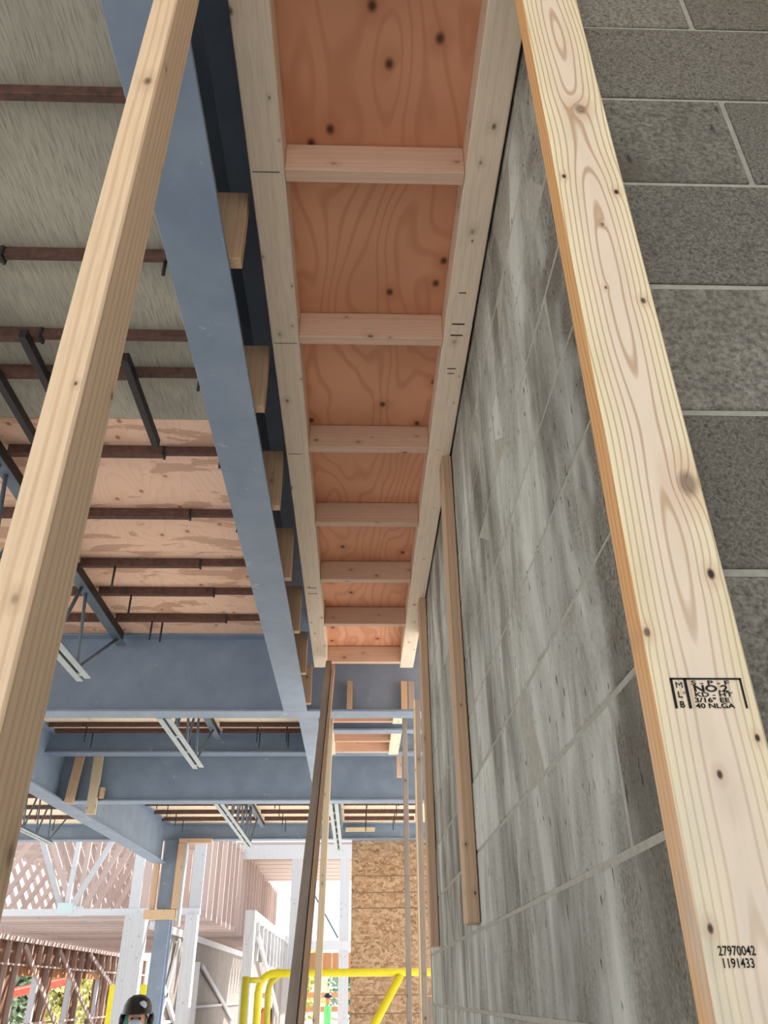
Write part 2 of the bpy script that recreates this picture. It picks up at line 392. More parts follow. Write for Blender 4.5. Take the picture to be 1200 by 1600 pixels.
WX, WY = 0.358, 0.70                      # wall face / near corner
CH, BL, BH = 0.2032, 0.4064, 0.1935       # course, module, unit height
Z0 = H + 0.155 - CH * 9                   # a bed joint runs 0.155 above eye level
NC = 20
wl = setting('wall_right', (WX, WY, 0)); we = setting('wall_front', (WX, WY, 0))
rnd = random.Random(5)
WEND = WY + BL * 9
core = block('mortar_bed', WX + 0.0016, WX + 0.19, WY + 0.0035, WEND - 0.004, 0, Z0 + NC * CH - 0.01, 'mortar', wl, bev=0)
core2 = block('mortar_bed', WX + 0.19, WX + 2.4, WY + 0.0035, WY + 0.19, 0, Z0 + NC * CH - 0.01, 'mortar', we, bev=0)
JT = 0.009
for c in range(-0, NC):
    z0 = Z0 + c * CH + JT / 2; z1 = z0 + CH - JT
    if z1 < 0.03: continue
    z0 = max(z0, 0.0)
    odd = (c % 2 == 1)
    # long face
    y = WY if odd else WY + BL / 2
    while y < WEND - 0.02:
        y1 = min(y + BL, WEND)
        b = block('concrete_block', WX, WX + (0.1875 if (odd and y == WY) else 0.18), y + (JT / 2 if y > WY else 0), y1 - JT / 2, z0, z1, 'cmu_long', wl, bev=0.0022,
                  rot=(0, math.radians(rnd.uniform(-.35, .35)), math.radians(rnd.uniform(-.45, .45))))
        b.location.x += rnd.uniform(-0.0012, 0.0012)
        y = y1
    # near end face
    x = WX + (0.19 + JT / 2 if odd else 0)
    if not odd:
        # corner unit shown on both faces
        b = block('concrete_block', WX, WX + BL - JT / 2, WY, WY + 0.19, z0, z1, 'cmu', we, bev=0.0015); x = WX + BL
    else:
        x = WX + 0.192
    while x < WX + 2.3:
        b = block('concrete_block', x + JT / 2, x + BL - JT / 2, WY, WY + 0.18, z0, z1, 'cmu', we, bev=0.0015,
                  rot=(math.radians(rnd.uniform(-.2, .2)), 0, math.radians(rnd.uniform(-.2, .2))))
        b.location.y += rnd.uniform(-0.001, 0.001)
        x += BL

sd_ = block('unseen_shade_wall', 2.76, 2.96, -4.5, WY + 0.19, 0.0, 2.7, 'cmu', bev=0); sd_['kind'] = 'structure'  # unseen wall, added to block light from the right and darken +x faces
# deck formwork overhead = ceiling, sheet by sheet
DK = H + 2.15
ce = setting('ceiling', (0, 0, DK))
ys = [-2.10, 0.34] + [2.78 + 1.22 * i for i in range(9)]
for i in range(len(ys) - 1):
    mat = 'ply_grey' if ys[i] < 2.7 else ('ply_pink' if ys[i] < 5.0 else 'ply_pale')
    for (x0, x1) in ((-6.6, -4.1), (-4.1, -1.66), (-1.66, 0.36), (0.36, 2.7)):
        block('plywood_sheet', x0 + 0.0015, x1 - 0.0015, ys[i] + 0.0015, ys[i + 1] - 0.0015, DK, DK + 0.018, mat, ce, bev=0.001)
block('concrete_slab', -6.6, 2.7, ys[0], ys[-1], DK + 0.0185, DK + 0.14, 'slab', ce, bev=0)

# ================================================================ STEEL BEAMS
def i_beam(name, a, b, wid, z0, z1, label, tf=0.014, tw=0.010, mat='steel', web_x=None):
    """a, b = (x, y) ends; z0 underside, z1 top"""
    a, b = Vector((a[0], a[1], 0)), Vector((b[0], b[1], 0))
    t = thing(name, (a.x, a.y, z0), label, 'steel beam')
    zc = lambda p, z: Vector((p.x, p.y, z))
    s = (b - a).normalized().cross(Vector((0, 0, 1)))
    board('bottom_flange', zc(a, z0 + tf / 2), zc(b, z0 + tf / 2), wid, tf, (0, 0, 1), mat, t, 0.001)
    board('top_flange', zc(a, z1 - tf / 2), zc(b, z1 - tf / 2), wid, tf, (0, 0, 1), mat, t, 0.001)
    board('web', zc(a, (z0 + z1) / 2), zc(b, (z0 + z1) / 2), z1 - z0 - 2 * tf, tw, s, mat, t, 0)
    return t
BB = H + 1.60
BT = DK - 0.001
i_beam('steel_beam', (-0.42, -1.95), (-0.42, 5.19), 0.155, BB, BT, 'long grey steel beam running beside the plywood soffit')
i_beam('steel_beam', (-3.4, 5.27), (0.80, 5.27), 0.155, BB, BT, 'grey steel cross beam closing the far end of the soffit')
i_beam('steel_beam', (-0.345, 5.35), (-0.345, 7.58), 0.13, BB, BT, 'short grey steel beam linking the cross beam to the dark shallow beam')
i_beam('steel_beam', (-2.93, 7.66), (0.80, 7.66), 0.14, H + 1.945, BT, 'shallow dark steel cross beam just above the pale blue one')
i_beam('steel_beam', (-2.92, 8.12), (0.80, 8.12), 0.155, BB, BT, 'pale blue-grey steel cross beam with white paint specks')
i_beam('steel_beam', (-3.03, 4.2), (-2.81, 12.34), 0.18, H + 1.60, BT, 'grey steel girder running out to the steel column', 0.018, 0.012)
i_beam('steel_beam', (-6.5, 12.46), (1.9, 12.46), 0.16, H + 1.925, BT, 'grey steel edge beam over the bright opening')
i_beam('steel_beam', (-0.20, 6.28), (0.80, 6.28), 0.10, H + 1.77, BT, 'small grey steel beam between the two wood frames of the far soffit')

tcl = thing('steel_column', (-2.68, 12.46, 0), 'grey steel column standing under the edge beam', 'column')
board('flange', (-2.68, 12.37, 0.012), (-2.68, 12.37, H + 1.91), 0.20, 0.014, (0, 1, 0), 'steel', tcl)
board('flange', (-2.68, 12.55, 0.012), (-2.68, 12.55, H + 1.91), 0.20, 0.014, (0, 1, 0), 'steel', tcl)
board('web', (-2.68, 12.46, 0.012), (-2.68, 12.46, H + 1.91), 0.17, 0.010, (1, 0, 0), 'steel', tcl)
block('base_plate', -2.83, -2.53, 12.31, 12.61, 0, 0.012, 'steel', tcl)
block('cap_plate', -2.80, -2.56, 12.36, 12.56, H + 1.91, H + 1.924, 'steel', tcl)

# wood packing tied round the column
tag(block('packing_block', -2.93, -2.50, 12.27, 12.36, H + 0.89, H + 1.01, 'pine_post'), 'short wood block strapped across the steel column', 'wood block')
tag(block('packing_strip', -2.565, -2.475, 12.26, 12.36, H + 1.015, H + 1.86, 'pine_orange'), 'brown upright on the column above the strapped block', 'stud')
tag(block('packing_strip', -2.475, -2.435, 12.26, 12.36, H + 0.80, H + 1.86, 'white_wood'), 'thin pale sunlit strip beside the steel column', 'wood strip')
tag(block('packing_strip', -2.87, -2.81, 12.30, 12.36, H + 1.015, H + 1.86, 'pine_orange'), 'thin brown upright on the girder side of the column', 'wood strip')
tag(block('timber_plank', -2.56, -2.10, 12.26, 12.38, H + 1.865, H + 1.923, 'pine_orange'), 'short plank tucked under the edge beam beside the column', 'plank')

# ================================================================ SOFFIT FRAME
SZ = H + 1.81
def soffit(y0, y1, ycross, label, sheets, zt=0.11):
    t = thing('soffit_frame', (0.03, y0, SZ), label, 'soffit frame')
    for (x0, x1, m, lb) in ((-0.292, -0.203, 'pine_rail', 'pinkish pine rail with pencil layout marks'), (0.264, 0.351, 'pine_rail', 'paler rail against the block wall')):
        xm = (x0 + x1) / 2
        board('side_rail', (xm, y0, SZ + 0.054), (xm, y1, SZ + 0.054), x1 - x0, 0.108, (0, 0, 1), m, t, 0.003)
    for yc in ycross:
        board('cross_block', (-0.2025, yc - 0.019, SZ + 0.053), (0.2635, yc - 0.019, SZ + 0.053), zt - 0.004, 0.038, (0, 1, 0), 'pine_pink', t, 0.0025)
    for (a, b) in sheets:
        block('plywood_sheet', -0.292, 0.351, a + 0.001, b - 0.001, SZ + 0.1085, SZ + 0.127, 'ply_orange', t, bev=0.001)
    return t
sf = soffit(-1.9, 4.94, [-1.7, -1.1, -0.5, 0.11, 0.72, 1.33, 1.935, 2.54, 3.115, 3.69, 4.26, 4.87],
            'wood soffit of two rails, cross blocks and orange plywood', [(-1.9, 0.10), (0.10, 1.315), (1.315, 2.53), (2.53, 3.68), (3.68, 4.94)])
# pencil layout marks on the rails
for (x0, x1, y, w) in ((-0.285, -0.215, 1.30, .0025), (-0.285, -0.21, 1.93, .0025), (-0.282, -0.232, 2.55, .003), (-0.275, -0.225, 3.75, .006), (-0.275, -0.225, 3.82, .006),
                       (0.285, 0.325, 1.83, .006), (0.285, 0.325, 1.88, .006), (0.292, 0.315, 1.70, .004), (0.29, 0.32, 2.04, .005), (0.294, 0.317, 2.065, .004)):
    block('pencil_mark', x0, x1, y, y + w, SZ - 0.0006, SZ - 0.0002, 'pencil', sf, bev=0)
soffit(5.37, 6.20, [5.45, 5.80, 6.17], 'small wood soffit frame just beyond the cross beam', [(5.37, 6.20)])
soffit(6.36, 7.14, [6.48, 6.73, 7.08], 'last wood soffit frame before the dark shallow beam', [(6.36, 7.14)])

# web packers standing in the long beam
for i, y in enumerate([1.45, 2.05, 2.66, 3.28, 3.90, 4.53, 5.10]):
    z0 = BB + 0.0145
    t = board('packing_stud', (-0.3565, y - 0.019, z0), (-0.3565, y - 0.019, H + 1.875), 0.088, 0.036, (0, 1, 0), 'pine_orange')
    tag(t, 'upright wood packer in the long steel beam, %s from the camera end' % ORD[i], 'wood packer', 'wood packers along the long steel beam')
# packers standing on the cross beam flange
tag(board('packing_stud', (-0.062, 5.219, BB + 0.0145), (-0.062, 5.219, SZ - 0.001), 0.038, 0.055, (0, 1, 0), 'pine_orange'), 'thin wood packer alone in the dark web of the soffit cross beam', 'wood packer', 'packers on the cross beam')
tag(board('packing_stud', (0.305, 5.219, BB + 0.0145), (0.305, 5.219, SZ - 0.001), 0.044, 0.055, (0, 1, 0), 'pine_orange'), 'wood packer under the wall-side rail end, soffit side of the pair', 'wood packer', 'packers on the cross beam')
tag(board('packing_stud', (0.352, 5.219, BB + 0.0145), (0.352, 5.219, SZ - 0.001), 0.044, 0.055, (0, 1, 0), 'pine_grey'), 'darker wood packer under the wall-side rail end, wall side of the pair', 'wood packer', 'packers on the cross beam')
# studs hung on the pale blue beam
tag(board('hanging_stud', (-2.765, 8.015, H + 1.575), (-2.735, 8.015, H + 2.02), 0.085, 0.038, (0, 1, 0), 'pine_orange'), 'wood stud across the pale blue beam, on the girder side of the pair', 'stud', 'studs across the pale blue beam')
tag(board('hanging_stud', (-2.54, 8.015, H + 1.475), (-2.555, 8.015, H + 2.02), 0.09, 0.038, (0, 1, 0), 'pine'), 'wood stud hanging lowest across the pale blue beam', 'stud', 'studs across the pale blue beam')
tag(block('packing_block', -2.485, -2.445, 8.0, 8.036, H + 1.62, H + 1.72, 'pine_orange'), 'tiny wood block beside the lower stud on the pale blue beam', 'wood block')
tag(board('hanging_stud', (-0.43, 7.90, H + 1.785), (-0.43, 7.90, DK - 0.001), 0.07, 0.038, (0, 1, 0), 'pine'), 'short stud end hanging by the slim pale post', 'stud', 'short stud ends below the far soffit')
tag(board('hanging_stud', (0.398, 7.90, H + 1.785), (0.398, 7.90, DK - 0.001), 0.05, 0.038, (0, 1, 0), 'pine_pink'), 'short stud end hanging on the wall side of the far soffit', 'stud', 'short stud ends below the far soffit')
tag(block('timber_plank', -0.18, 0.25, 12.29, 12.36, H + 2.02, H + 2.07, 'pine'), 'loose plank in the edge beam above the strand board wall', 'plank')

# ================================================================ ROLL BARS under the deck
def roll_bar(x0, x1, split, y, rods, label, group, zt=DK - 0.001, thick=0.05):
    t = thing('roll_bar', (x0, y, zt - thick), label, 'roll bar', group)
    if split is not None:
        board('outer_tube', (x0, y, zt - thick / 2), (split, y, zt - thick / 2), thick, 0.034, (0, 1, 0), 'rust', t, 0.002)
        board('inner_tube', (split + 0.001, y, zt - thick / 2 + 0.005), (x1, y, zt - thick / 2 + 0.005), thick - 0.012, 0.026, (0, 1, 0), 'rust', t, 0.002)
        block('end_cap', split - 0.004, split + 0.006, y - 0.021, y + 0.021, zt - thick - 0.004, zt - 0.004, 'dark_steel', t, bev=0.001)
    else:
        board('outer_tube', (x0, y, zt - thick / 2), (x1, y, zt - thick / 2), thick, 0.034, (0, 1, 0), 'rust', t, 0.002)
    for (rx, dy, L) in rods:
        tube('hook_rod', [(rx, y + dy, zt - thick + 0.004), (rx, y + dy, zt - thick - L)], 0.0065, 'dark_steel', t, 6)
    return t
B1 = [(1.30, []), (1.86, [(-0.66, 0.0, .06)]), (2.24, []), (2.45, [(-0.645, 0.0, .06)]), (2.99, [(-0.64, 0, .06)]), (3.54, [(-1.42, 0, .12), (-0.63, 0, .08)]),
      (4.09, [(-1.40, 0, .13), (-0.60, 0, .08)]), (4.47, [(-1.40, 0, .13)]), (4.87, [(-1.36, 0, .13), (-1.30, 0.03, .13)])]
for i, (y, rods) in enumerate(B1):
    sp = -1.20 if i < 3 else (-0.92 + 0.02 * (i % 3))
    where = 'grey' if i < 5 else 'pink'
    roll_bar(-1.60, -0.50, sp, y, rods, 'rusty roll bar under the deck beside the long beam, %s from the camera end' % ORD[i], 'roll bars beside the long steel beam')
for i, y in enumerate([2.45, 2.99, 3.54, 4.09, 4.47, 4.87]):
    roll_bar(-2.90, -1.66, None, y, [], 'rusty roll bar beyond the open web joist, %s from the camera end' % ORD[i], 'roll bars beyond the open web joist')
# longitudinal spacer bars
for (x, y0, y1, lb) in ((-0.90, 2.30, 2.86, 'dark steel bar running lengthwise under the deck beside the long beam'), (-1.24, 2.18, 2.50, 'short dark hooked bar under the weathered plywood'), (-1.42, 2.40, 3.00, 'dark lengthwise bar under the deck behind the wood post')):
    tag(board('spacer_bar', (x, y0, DK - 0.075), (x, y1, DK - 0.075), 0.03, 0.042, (0, 0, 1), 'dark_steel'), lb, 'steel bar')
for i, y in enumerate([6.4, 7.32, 7.52]):
    for j, (xa, xb, sx) in enumerate(((-2.84, -1.36, -2.3), (-1.28, -0.44, -1.1))):
        roll_bar(xa, xb, None, y, [(xa + 0.35, 0, .14), (xb - 0.22, 0, .14)], 'rusty roll bar above the dark beam, %s on the %s side of the joist' % (ORD[i], ('girder', 'soffit')[j]), 'roll bars above the dark shallow beam', thick=0.038)
for i, y in enumerate([9.6, 10.25, 10.85, 11.4, 11.9]):
    for j, (xa, xb) in enumerate(((-2.76, -1.42), (-1.32, -0.30), (-0.19, 0.80))):
        roll_bar(xa, xb, None, y, [(xa + 0.30, 0, .15), (xb - 0.30, 0.0, .13)], 'thin rusty roll bar before the edge beam, %s %s' % (ORD[i], ('beside the girder', 'between the two joists', 'next to the block wall')[j]), 'roll bars before the edge beam')
for i, y in enumerate([8.6, 9.3, 10.0, 10.7, 11.4]):
    roll_bar(-3.72, -3.08, None, y, [(-3.4, 0, .15)], 'rusty roll bar in the bay past the girder, %s from the cross beam' % ORD[i], 'roll bars past the girder')

for i, y in enumerate([9.0, 9.65, 10.35, 11.05, 11.75]):
    roll_bar(-5.6, -3.84, None, y, [(-4.2, 0, .15), (-4.9, 0, .15)], 'rusty roll bar beyond the joist past the girder, %s from the cross beam' % ORD[i], 'roll bars beyond the joist past the girder')

# ================================================================ OPEN WEB JOISTS
def joist(x, y0, y1, ytop, label, zb=BB):
    t = thing('open_web_joist', (x, y0, zb), label, 'steel joist')
    for s in (-1, 1):
        o = block('bottom_chord', x + s * 0.030 - 0.019, x + s * 0.030 + 0.019, y0, y1 + (0.05 if s < 0 else 0), zb, zb + 0.005, 'chord_steel', t, bev=0)
        block('chord_leg', x + s * 0.014 - 0.0025, x + s * 0.014 + 0.0025, y0, y1 + (0.05 if s < 0 else 0), zb + 0.005, zb + 0.042, 'joist_steel', t, bev=0)
    zt = DK - 0.10
    block('top_chord', x - 0.03, x + 0.03, y0, ytop, zt, zt + 0.006, 'joist_steel', t, bev=0)
    block('top_chord', x - 0.003, x + 0.003, y0, ytop, zt + 0.006, DK - 0.002, 'dark_steel', t, bev=0)
    y = y1 - 0.12; k = 0
    while y > y0 + 0.1:
        tube('web_rod', [(x, y, zb + 0.02), (x, min(y + 0.62, ytop - 0.05) if k == 0 else y + 0.24, zt)], 0.011, 'joist_steel', t, 6)
        tube('web_rod', [(x, y, zb + 0.02), (x, y - 0.10, zt)], 0.011, 'joist_steel', t, 6)
        block('chord_tie', x - 0.02, x + 0.02, y + 0.05, y + 0.09, zb + 0.005, zb + 0.014, 'chord_steel', t, bev=0)
        y -= 0.42; k += 1
    return t
joist(-1.63, 0.2, 4.56, 5.18, 'open web steel joist beside the wood post, pale chord end showing')
joist(-1.32, 5.36, 6.72, 7.57, 'open web steel joist reaching past the dark shallow beam')
joist(-1.37, 8.21, 10.95, 12.36, 'open web steel joist between pale blue beam and edge beam')
joist(-0.245, 8.21, 11.25, 12.36, 'open web steel joist beside the slim pale post')
joist(-3.78, 8.21, 10.6, 12.36, 'open web steel joist in the bay past the girder')

# ================================================================ POSTS AND STUDS
hp = thing('stud_post', (0.2995, 0.68, 0.0), 'knotty pale 2x4 post with black grade stamp at the wall corner', 'wood post')
b = board('lumber', (0.2995, 0.679, 0.0), (0.2995, 0.679, SZ - 0.001), 0.089, 0.038, (0, 1, 0), 'hero', hp, 0.0025)
# board() makes x = up x dir: flip so that local x points to world +x
def text(s, x, z, size, sx=1.0, bold=0.0, italic=0.0, rot=0.0):
    cu = D.curves.new('print', 'FONT'); cu.body = s; cu.size = size; cu.align_x = 'LEFT'
    cu.offset = bold; cu.resolution_u = 3
    o = D.objects.new('print_tmp', cu); COL.objects.link(o)
    dg = bpy.context.evaluated_depsgraph_get(); dg.update()
    me = D.meshes.new_from_object(o.evaluated_get(dg)); D.objects.remove(o)
    me.materials.clear(); me.materials.append(M['ink'])
    p = D.objects.new('stamp_print', me); link(p, hp)
    p.rotation_euler = (math.pi / 2, rot, 0); p.scale = (sx, 1, 1)
    place(p, hp, (x, 0.6592, z))
    return p
ZS = H
block('stamp_frame', 0.2705, 0.3335, 0.6590, 0.6594, ZS + 0.2315, ZS + 0.2330, 'ink', hp, bev=0)
block('stamp_frame', 0.2705, 0.2727, 0.6590, 0.6594, ZS + 0.2060, ZS + 0.2330, 'ink', hp, bev=0)
block('stamp_frame', 0.2825, 0.2850, 0.6590, 0.6594, ZS + 0.2060, ZS + 0.2330, 'ink', hp, bev=0)
block('stamp_frame', 0.3318, 0.3335, 0.6590, 0.6594, ZS + 0.2060, ZS + 0.2330, 'ink', hp, bev=0)
for s, z in (('M', 0.2240), ('L', 0.2155), ('B', 0.2068)):
    text(s, 0.2742 if s == 'M' else 0.2748, ZS + z, 0.0078, 1.2 if s == 'M' else 1.05, 0.0 if s == 'M' else 0.0002)
text('®', 0.2795, ZS + 0.2185, 0.0035)
text('S - P - F', 0.2885, ZS + 0.2268, 0.0056, 1.9, 0.00012)
text('NO.2', 0.2895, ZS + 0.2208, 0.0082, 1.62, 0.00025)
text('KD - HT', 0.2895, ZS + 0.2163, 0.0055, 1.68, 0.00012)
text('3/16" EE', 0.2885, ZS + 0.2113, 0.0057, 1.58, 0.00015)
text('40 NLGA', 0.2885, ZS + 0.2063, 0.0058, 1.48, 0.00015)
text('27970042', 0.2655, ZS + 0.0215, 0.0088, 0.80, 0.00012)
text('1191433', 0.2665, ZS + 0.0135, 0.0088, 0.80, 0.00012)

tag(board('stud_post', (-0.312, 0.700, 0.0), (-0.312, 0.700, DK - 0.03), 0.038, 0.089, (0, 1, 0), 'pine_post', bev=0.003), 'warm 2x4 post standing edge-on beside the long steel beam', 'wood post')
tag(board('wall_stud', (0.336, 2.60, H + 0.17), (0.336, 2.60, SZ - 0.001), 0.038, 0.10, (0, 1, 0), 'pine_orange', bev=0.003), 'stud fixed flat on the block wall, ending in mid wall', 'stud', 'studs fixed on the block wall')
tag(board('wall_stud', (0.336, 3.92, H + 0.17), (0.336, 3.92, SZ - 0.001), 0.038, 0.10, (0, 1, 0), 'pine_orange', bev=0.003), 'stud on the block wall just before the wall ends', 'stud', 'studs fixed on the block wall')
tag(board('edge_strip', (WX + 0.09, WEND + 0.008, 0.0), (WX + 0.09, WEND + 0.008, H + 1.5), 0.19, 0.014, (0, 1, 0), 'pine'), 'thin pale strip closing the far end of the block wall', 'wood strip')
# raking brace of two lapped boards
br = thing('raking_brace', (-0.19, 1.55, 0.0), 'weathered raking brace leaning up to the far end of the soffit', 'brace')
d = Vector((0, 4.80 - 1.60, SZ - 0.02)); n = Vector((0, -d.z, d.y)).normalized()
board('brace_board', (-0.222, 1.60, 0.02), (-0.189, 4.745, SZ - 0.06), 0.036, 0.075, n, 'pine_grey', br)
board('brace_board', (-0.188, 1.62, 0.02), (-0.176, 2.98, 1.50), 0.026, 0.06, n, 'pine_grey', br)
board('brace_board', (-0.1755, 3.00, 1.522), (-0.1585, 4.70, SZ - 0.09), 0.016, 0.06, n, 'pine_orange', br)
tag(board('slim_post', (-0.272, 5.72, 0.0), (-0.203, 5.72, SZ - 0.001), 0.042, 0.085, (0, 1, 0), 'pine'), 'slim pale post under the small far soffit, behind the raking brace', 'wood post')
tag(board('far_stud', (0.300, 5.44, 0.0), (0.318, 5.44, SZ - 0.03), 0.030, 0.075, (0, 1, 0), 'pine_grey'), 'thin grey stud before the strand board, soffit side of the pair', 'stud', 'thin grey studs before the strand board wall')
rs = thing('far_stud', (0.37, 4.98, 0.0), 'lapped grey stud before the strand board, nearer the block wall', 'stud', 'thin grey studs before the strand board wall')
board('stud_board', (0.352, 4.98, 0.0), (0.372, 4.98, BB - 0.002), 0.034, 0.075, (0, 1, 0), 'pine_grey', rs)
board('edge_face', (0.331, 4.955, 0.0), (0.351, 4.955, BB - 0.004), 0.008, 0.06, (0, 1, 0), 'pine', rs)
board('lap_board', (0.388, 4.99, 0.0), (0.388, 4.99, H - 0.02), 0.032, 0.06, (0, 1, 0), 'pine_grey', rs)

# ================================================================ STRAND BOARD WALL
ow = thing('strand_board_wall', (0.9, 12.62, 0.0), 'brown strand board wall under the edge beam', 'wall panel')
zs = [0.02, 0.62, 1.12, 1.385, 1.60, 2.655, 2.86, 3.08, H + 1.955]
for a, c in zip(zs[:-1], zs[1:]):
    o = block('strand_board', -0.085, 2.0, 12.60, 12.618, a + 0.006, c - 0.006, 'osb', ow, bev=0.002)
    o.location.y += rnd.uniform(-0.004, 0.004)
for z in zs[1:-1]: block('blocking', -0.08, 1.99, 12.6235, 12.66, z - 0.03, z + 0.03, 'pine_orange', ow, bev=0)
for x in (-0.06, 0.5, 1.1, 1.9):
    block('stud', x - 0.02, x + 0.02, 12.662, 12.75, 0.0, H + 1.92, 'pine_orange', ow)

# ================================================================ YELLOW GUARD RAILS
gr = thing('guard_rail', (0.0, 7.0, 0.0), 'yellow tubular guard rail with a diagonal in front of the strand board', 'guard rail')
def arc(x, y, z, r, n=6):   # rounded corner, ending at top height z, heading +x
    return [(x + r - r * math.cos(math.pi / 2 * k / n), y, z - r + r * math.sin(math.pi / 2 * k / n)) for k in range(n + 1)]
RZ = H + 0.135
tube('top_rail', [(-0.74, 7.0, 0.0)] + arc(-0.74, 7.0, RZ, 0.12) + [(0.9, 7.0, RZ)], 0.027, 'yellow', gr, 10)
tube('inner_rail', [(-0.67, 7.07, 0.0)] + arc(-0.67, 7.07, RZ, 0.12) + [(0.9, 7.07, RZ)], 0.025, 'yellow_olive', gr, 10)
tube('corner_post', [(-0.83, 6.93, 0.0), (-0.83, 6.93, RZ - 0.02)], 0.027, 'yellow_olive', gr, 10)
tube('corner_link', [(-0.83, 6.93, RZ - 0.045), (-0.70, 7.0, RZ - 0.045)], 0.02, 'yellow_olive', gr, 8)
tube('diagonal', [(0.335, 6.99, RZ - 0.02), (-0.42, 6.99, 0.55)], 0.030, 'yellow', gr, 10)
tube('end_post', [(0.86, 7.0, 0.0), (0.86, 7.0, RZ)], 0.027, 'yellow', gr, 10)
gy = thing('lift_frame', (-4.0, 15.9, -0.2), 'bright yellow lift frame standing behind the broad white timber column', 'lift frame')
board('mast', (-4.12, 15.9, -0.2), (-4.12, 15.9, H + 0.16), 0.15, 0.10, (0, 1, 0), 'yellow', gy, 0.006)
board('mast', (-3.62, 15.9, -0.2), (-3.62, 15.9, H + 0.16), 0.10, 0.10, (0, 1, 0), 'yellow', gy, 0.006)
board('cross_bar', (-4.03, 15.9, H + 0.10), (-3.68, 15.9, H + 0.10), 0.06, 0.06, (0, 1, 0), 'yellow', gy, 0.004)
board('cross_bar', (-4.03, 15.9, H - 0.70), (-3.68, 15.9, H - 0.70), 0.06, 0.06, (0, 1, 0), 'yellow', gy, 0.004)

# ================================================================ TRUSS STACK OUTSIDE
TZ = H + 1.15; TT = TZ + 1.75; XL, XR = -8.2, -2.64
def member(bm, a, c, w, t):
    a, c = Vector(a), Vector(c); dd = (c - a).normalized(); s = Vector((0, 1, 0)); q = dd.cross(s).normalized()
    vs = [bm.verts.new(p + q * (w / 2 * i) + s * (t / 2 * j)) for p in (a, c) for i, j in ((-1, -1), (1, -1), (1, 1), (-1, 1))]
    for f in ((0, 1, 2, 3), (7, 6, 5, 4), (0, 4, 5, 1), (1, 5, 6, 2), (2, 6, 7, 3), (3, 7, 4, 0)):
        bm.faces.new([vs[i] for i in f])
def mem(name, a, c, w, mat, parent=None, t=0.045):
    bm = bmesh.new(); member(bm, a, c, w, t); bmesh.ops.recalc_face_normals(bm, faces=bm.faces)
    o = D.objects.new(name, mesh_of(bm, name, M[mat])); link(o, parent); return o
def truss(mat, label):
    t = thing('floor_truss', (0, 15.0, TZ), label, 'truss', 'stacked floor trusses outside')
    mem('bottom_chord', (XL, 0, 0.05), (XR, 0, 0.05), 0.10, mat, t, 0.09)
    mem('top_chord', (XL, 0, TT - TZ - 0.05), (XR, 0, TT - TZ - 0.05), 0.10, mat, t, 0.09)
    mem('end_post', (XR - 0.10, 0, 0.101), (XR - 0.10, 0, TT - TZ - 0.101), 0.20, mat, t)
    mem('web_post', (-3.76, 0, 0.101), (-3.76, 0, TT - TZ - 0.101), 0.17, mat, t)
    mem('web_post', (-4.88, 0, 0.101), (-4.86, 0, TT - TZ - 0.101), 0.08, mat, t)
    for (xa, xb) in ((-4.98, -5.75), (-4.80, -4.05), (-6.9, -6.0), (-6.95, -7.8)):
        mem('web_diagonal', (xa, 0.03 if xa < -4.9 else -0.02, 0.12), (xb, 0.03 if xa < -4.9 else -0.02, TT - TZ - 0.11), 0.09, mat, t, 0.04)
    for x in (-4.89, -6.9):
        block('gusset_plate', x - 0.13, x + 0.13, 15 - 0.052, 15 - 0.047, TZ + 0.03, TZ + 0.19, 'galv', t, bev=0)
    return t
front = truss('white_wood', 'front truss of the outdoor stack, pale and shaded, metal gusset plates')
rest = truss('fir_far', 'wood truss in the outdoor stack, first behind the pale front one')
rest.location.y = 15.61
for i in range(2, 24):
    r2 = rest.copy(); link(r2); r2.location.y = 15.0 + 0.61 * i
    r2['label'] = 'wood truss in the outdoor stack, %s behind the pale front one' % ORD[i - 1]
    for ch in rest.children:
        c2 = ch.copy(); link(c2, r2)
tag(block('timber_column', -3.79, -3.45, 14.62, 14.86, -0.2, TZ - 0.001, 'white_wood'), 'broad white timber column carrying the front truss', 'column')
tag(block('timber_column', -2.86, -2.66, 14.90, 15.10, -0.2, TZ - 0.001, 'white_wood'), 'pale timber column under the truss corner behind the steel column', 'column')

# side wall with windows under the trusses (runs away from the camera)
sw = thing('stud_wall', (-7.5, 24, -0.2), 'brown stud wall with three window openings under the trusses', 'stud wall')
wins = [(20.7, 21.8), (23.2, 24.4), (25.6, 26.9)]
y = 17.0; k = 0
while y < 33.0:
    mid = y + 0.11
    w = [q for q in wins if q[0] - 0.06 < mid < q[1] + 0.06]
    if w:
        block('cladding_board', -7.62, -7.55, y, y + 0.20, H + 0.60, H + 1.04, 'fir_dark', sw, bev=0)
        block('cladding_board', -7.62, -7.55, y, y + 0.20, -0.2, 0.9, 'fir_dark', sw, bev=0)
    else:
        block('cladding_board', -7.62, -7.55, y, y + 0.20, -0.2, H + 1.04, 'fir_dark', sw, bev=0)
    if k % 3 == 0: block('wall_stud', -7.55, -7.44, y - 0.02, y + 0.025, -0.2 if not w else H + 0.6, H + 1.04, 'fir_far', sw, bev=0)
    y += 0.225; k += 1
block('top_plate', -7.62, -7.42, 17.0, 33.0, H + 1.04, H + 1.13, 'fir_far', sw, bev=0)
block('rail_board', -7.44, -7.41, 17.0, 33.0, H + 0.58, H + 0.62, 'fir_far', sw, bev=0)
block('rail_board', -7.44, -7.41, 17.0, 33.0, H - 0.55, H - 0.51, 'fir_far', sw, bev=0)
for (a, c) in wins:
    block('window_header', -7.60, -7.46, a - 0.05, c + 0.05, H + 0.40, H + 0.60, 'orange_board', sw, bev=0)
    block('window_jamb', -7.60, -7.46, c, c + 0.10, 0.9, H + 0.40, 'white_wood', sw, bev=0)
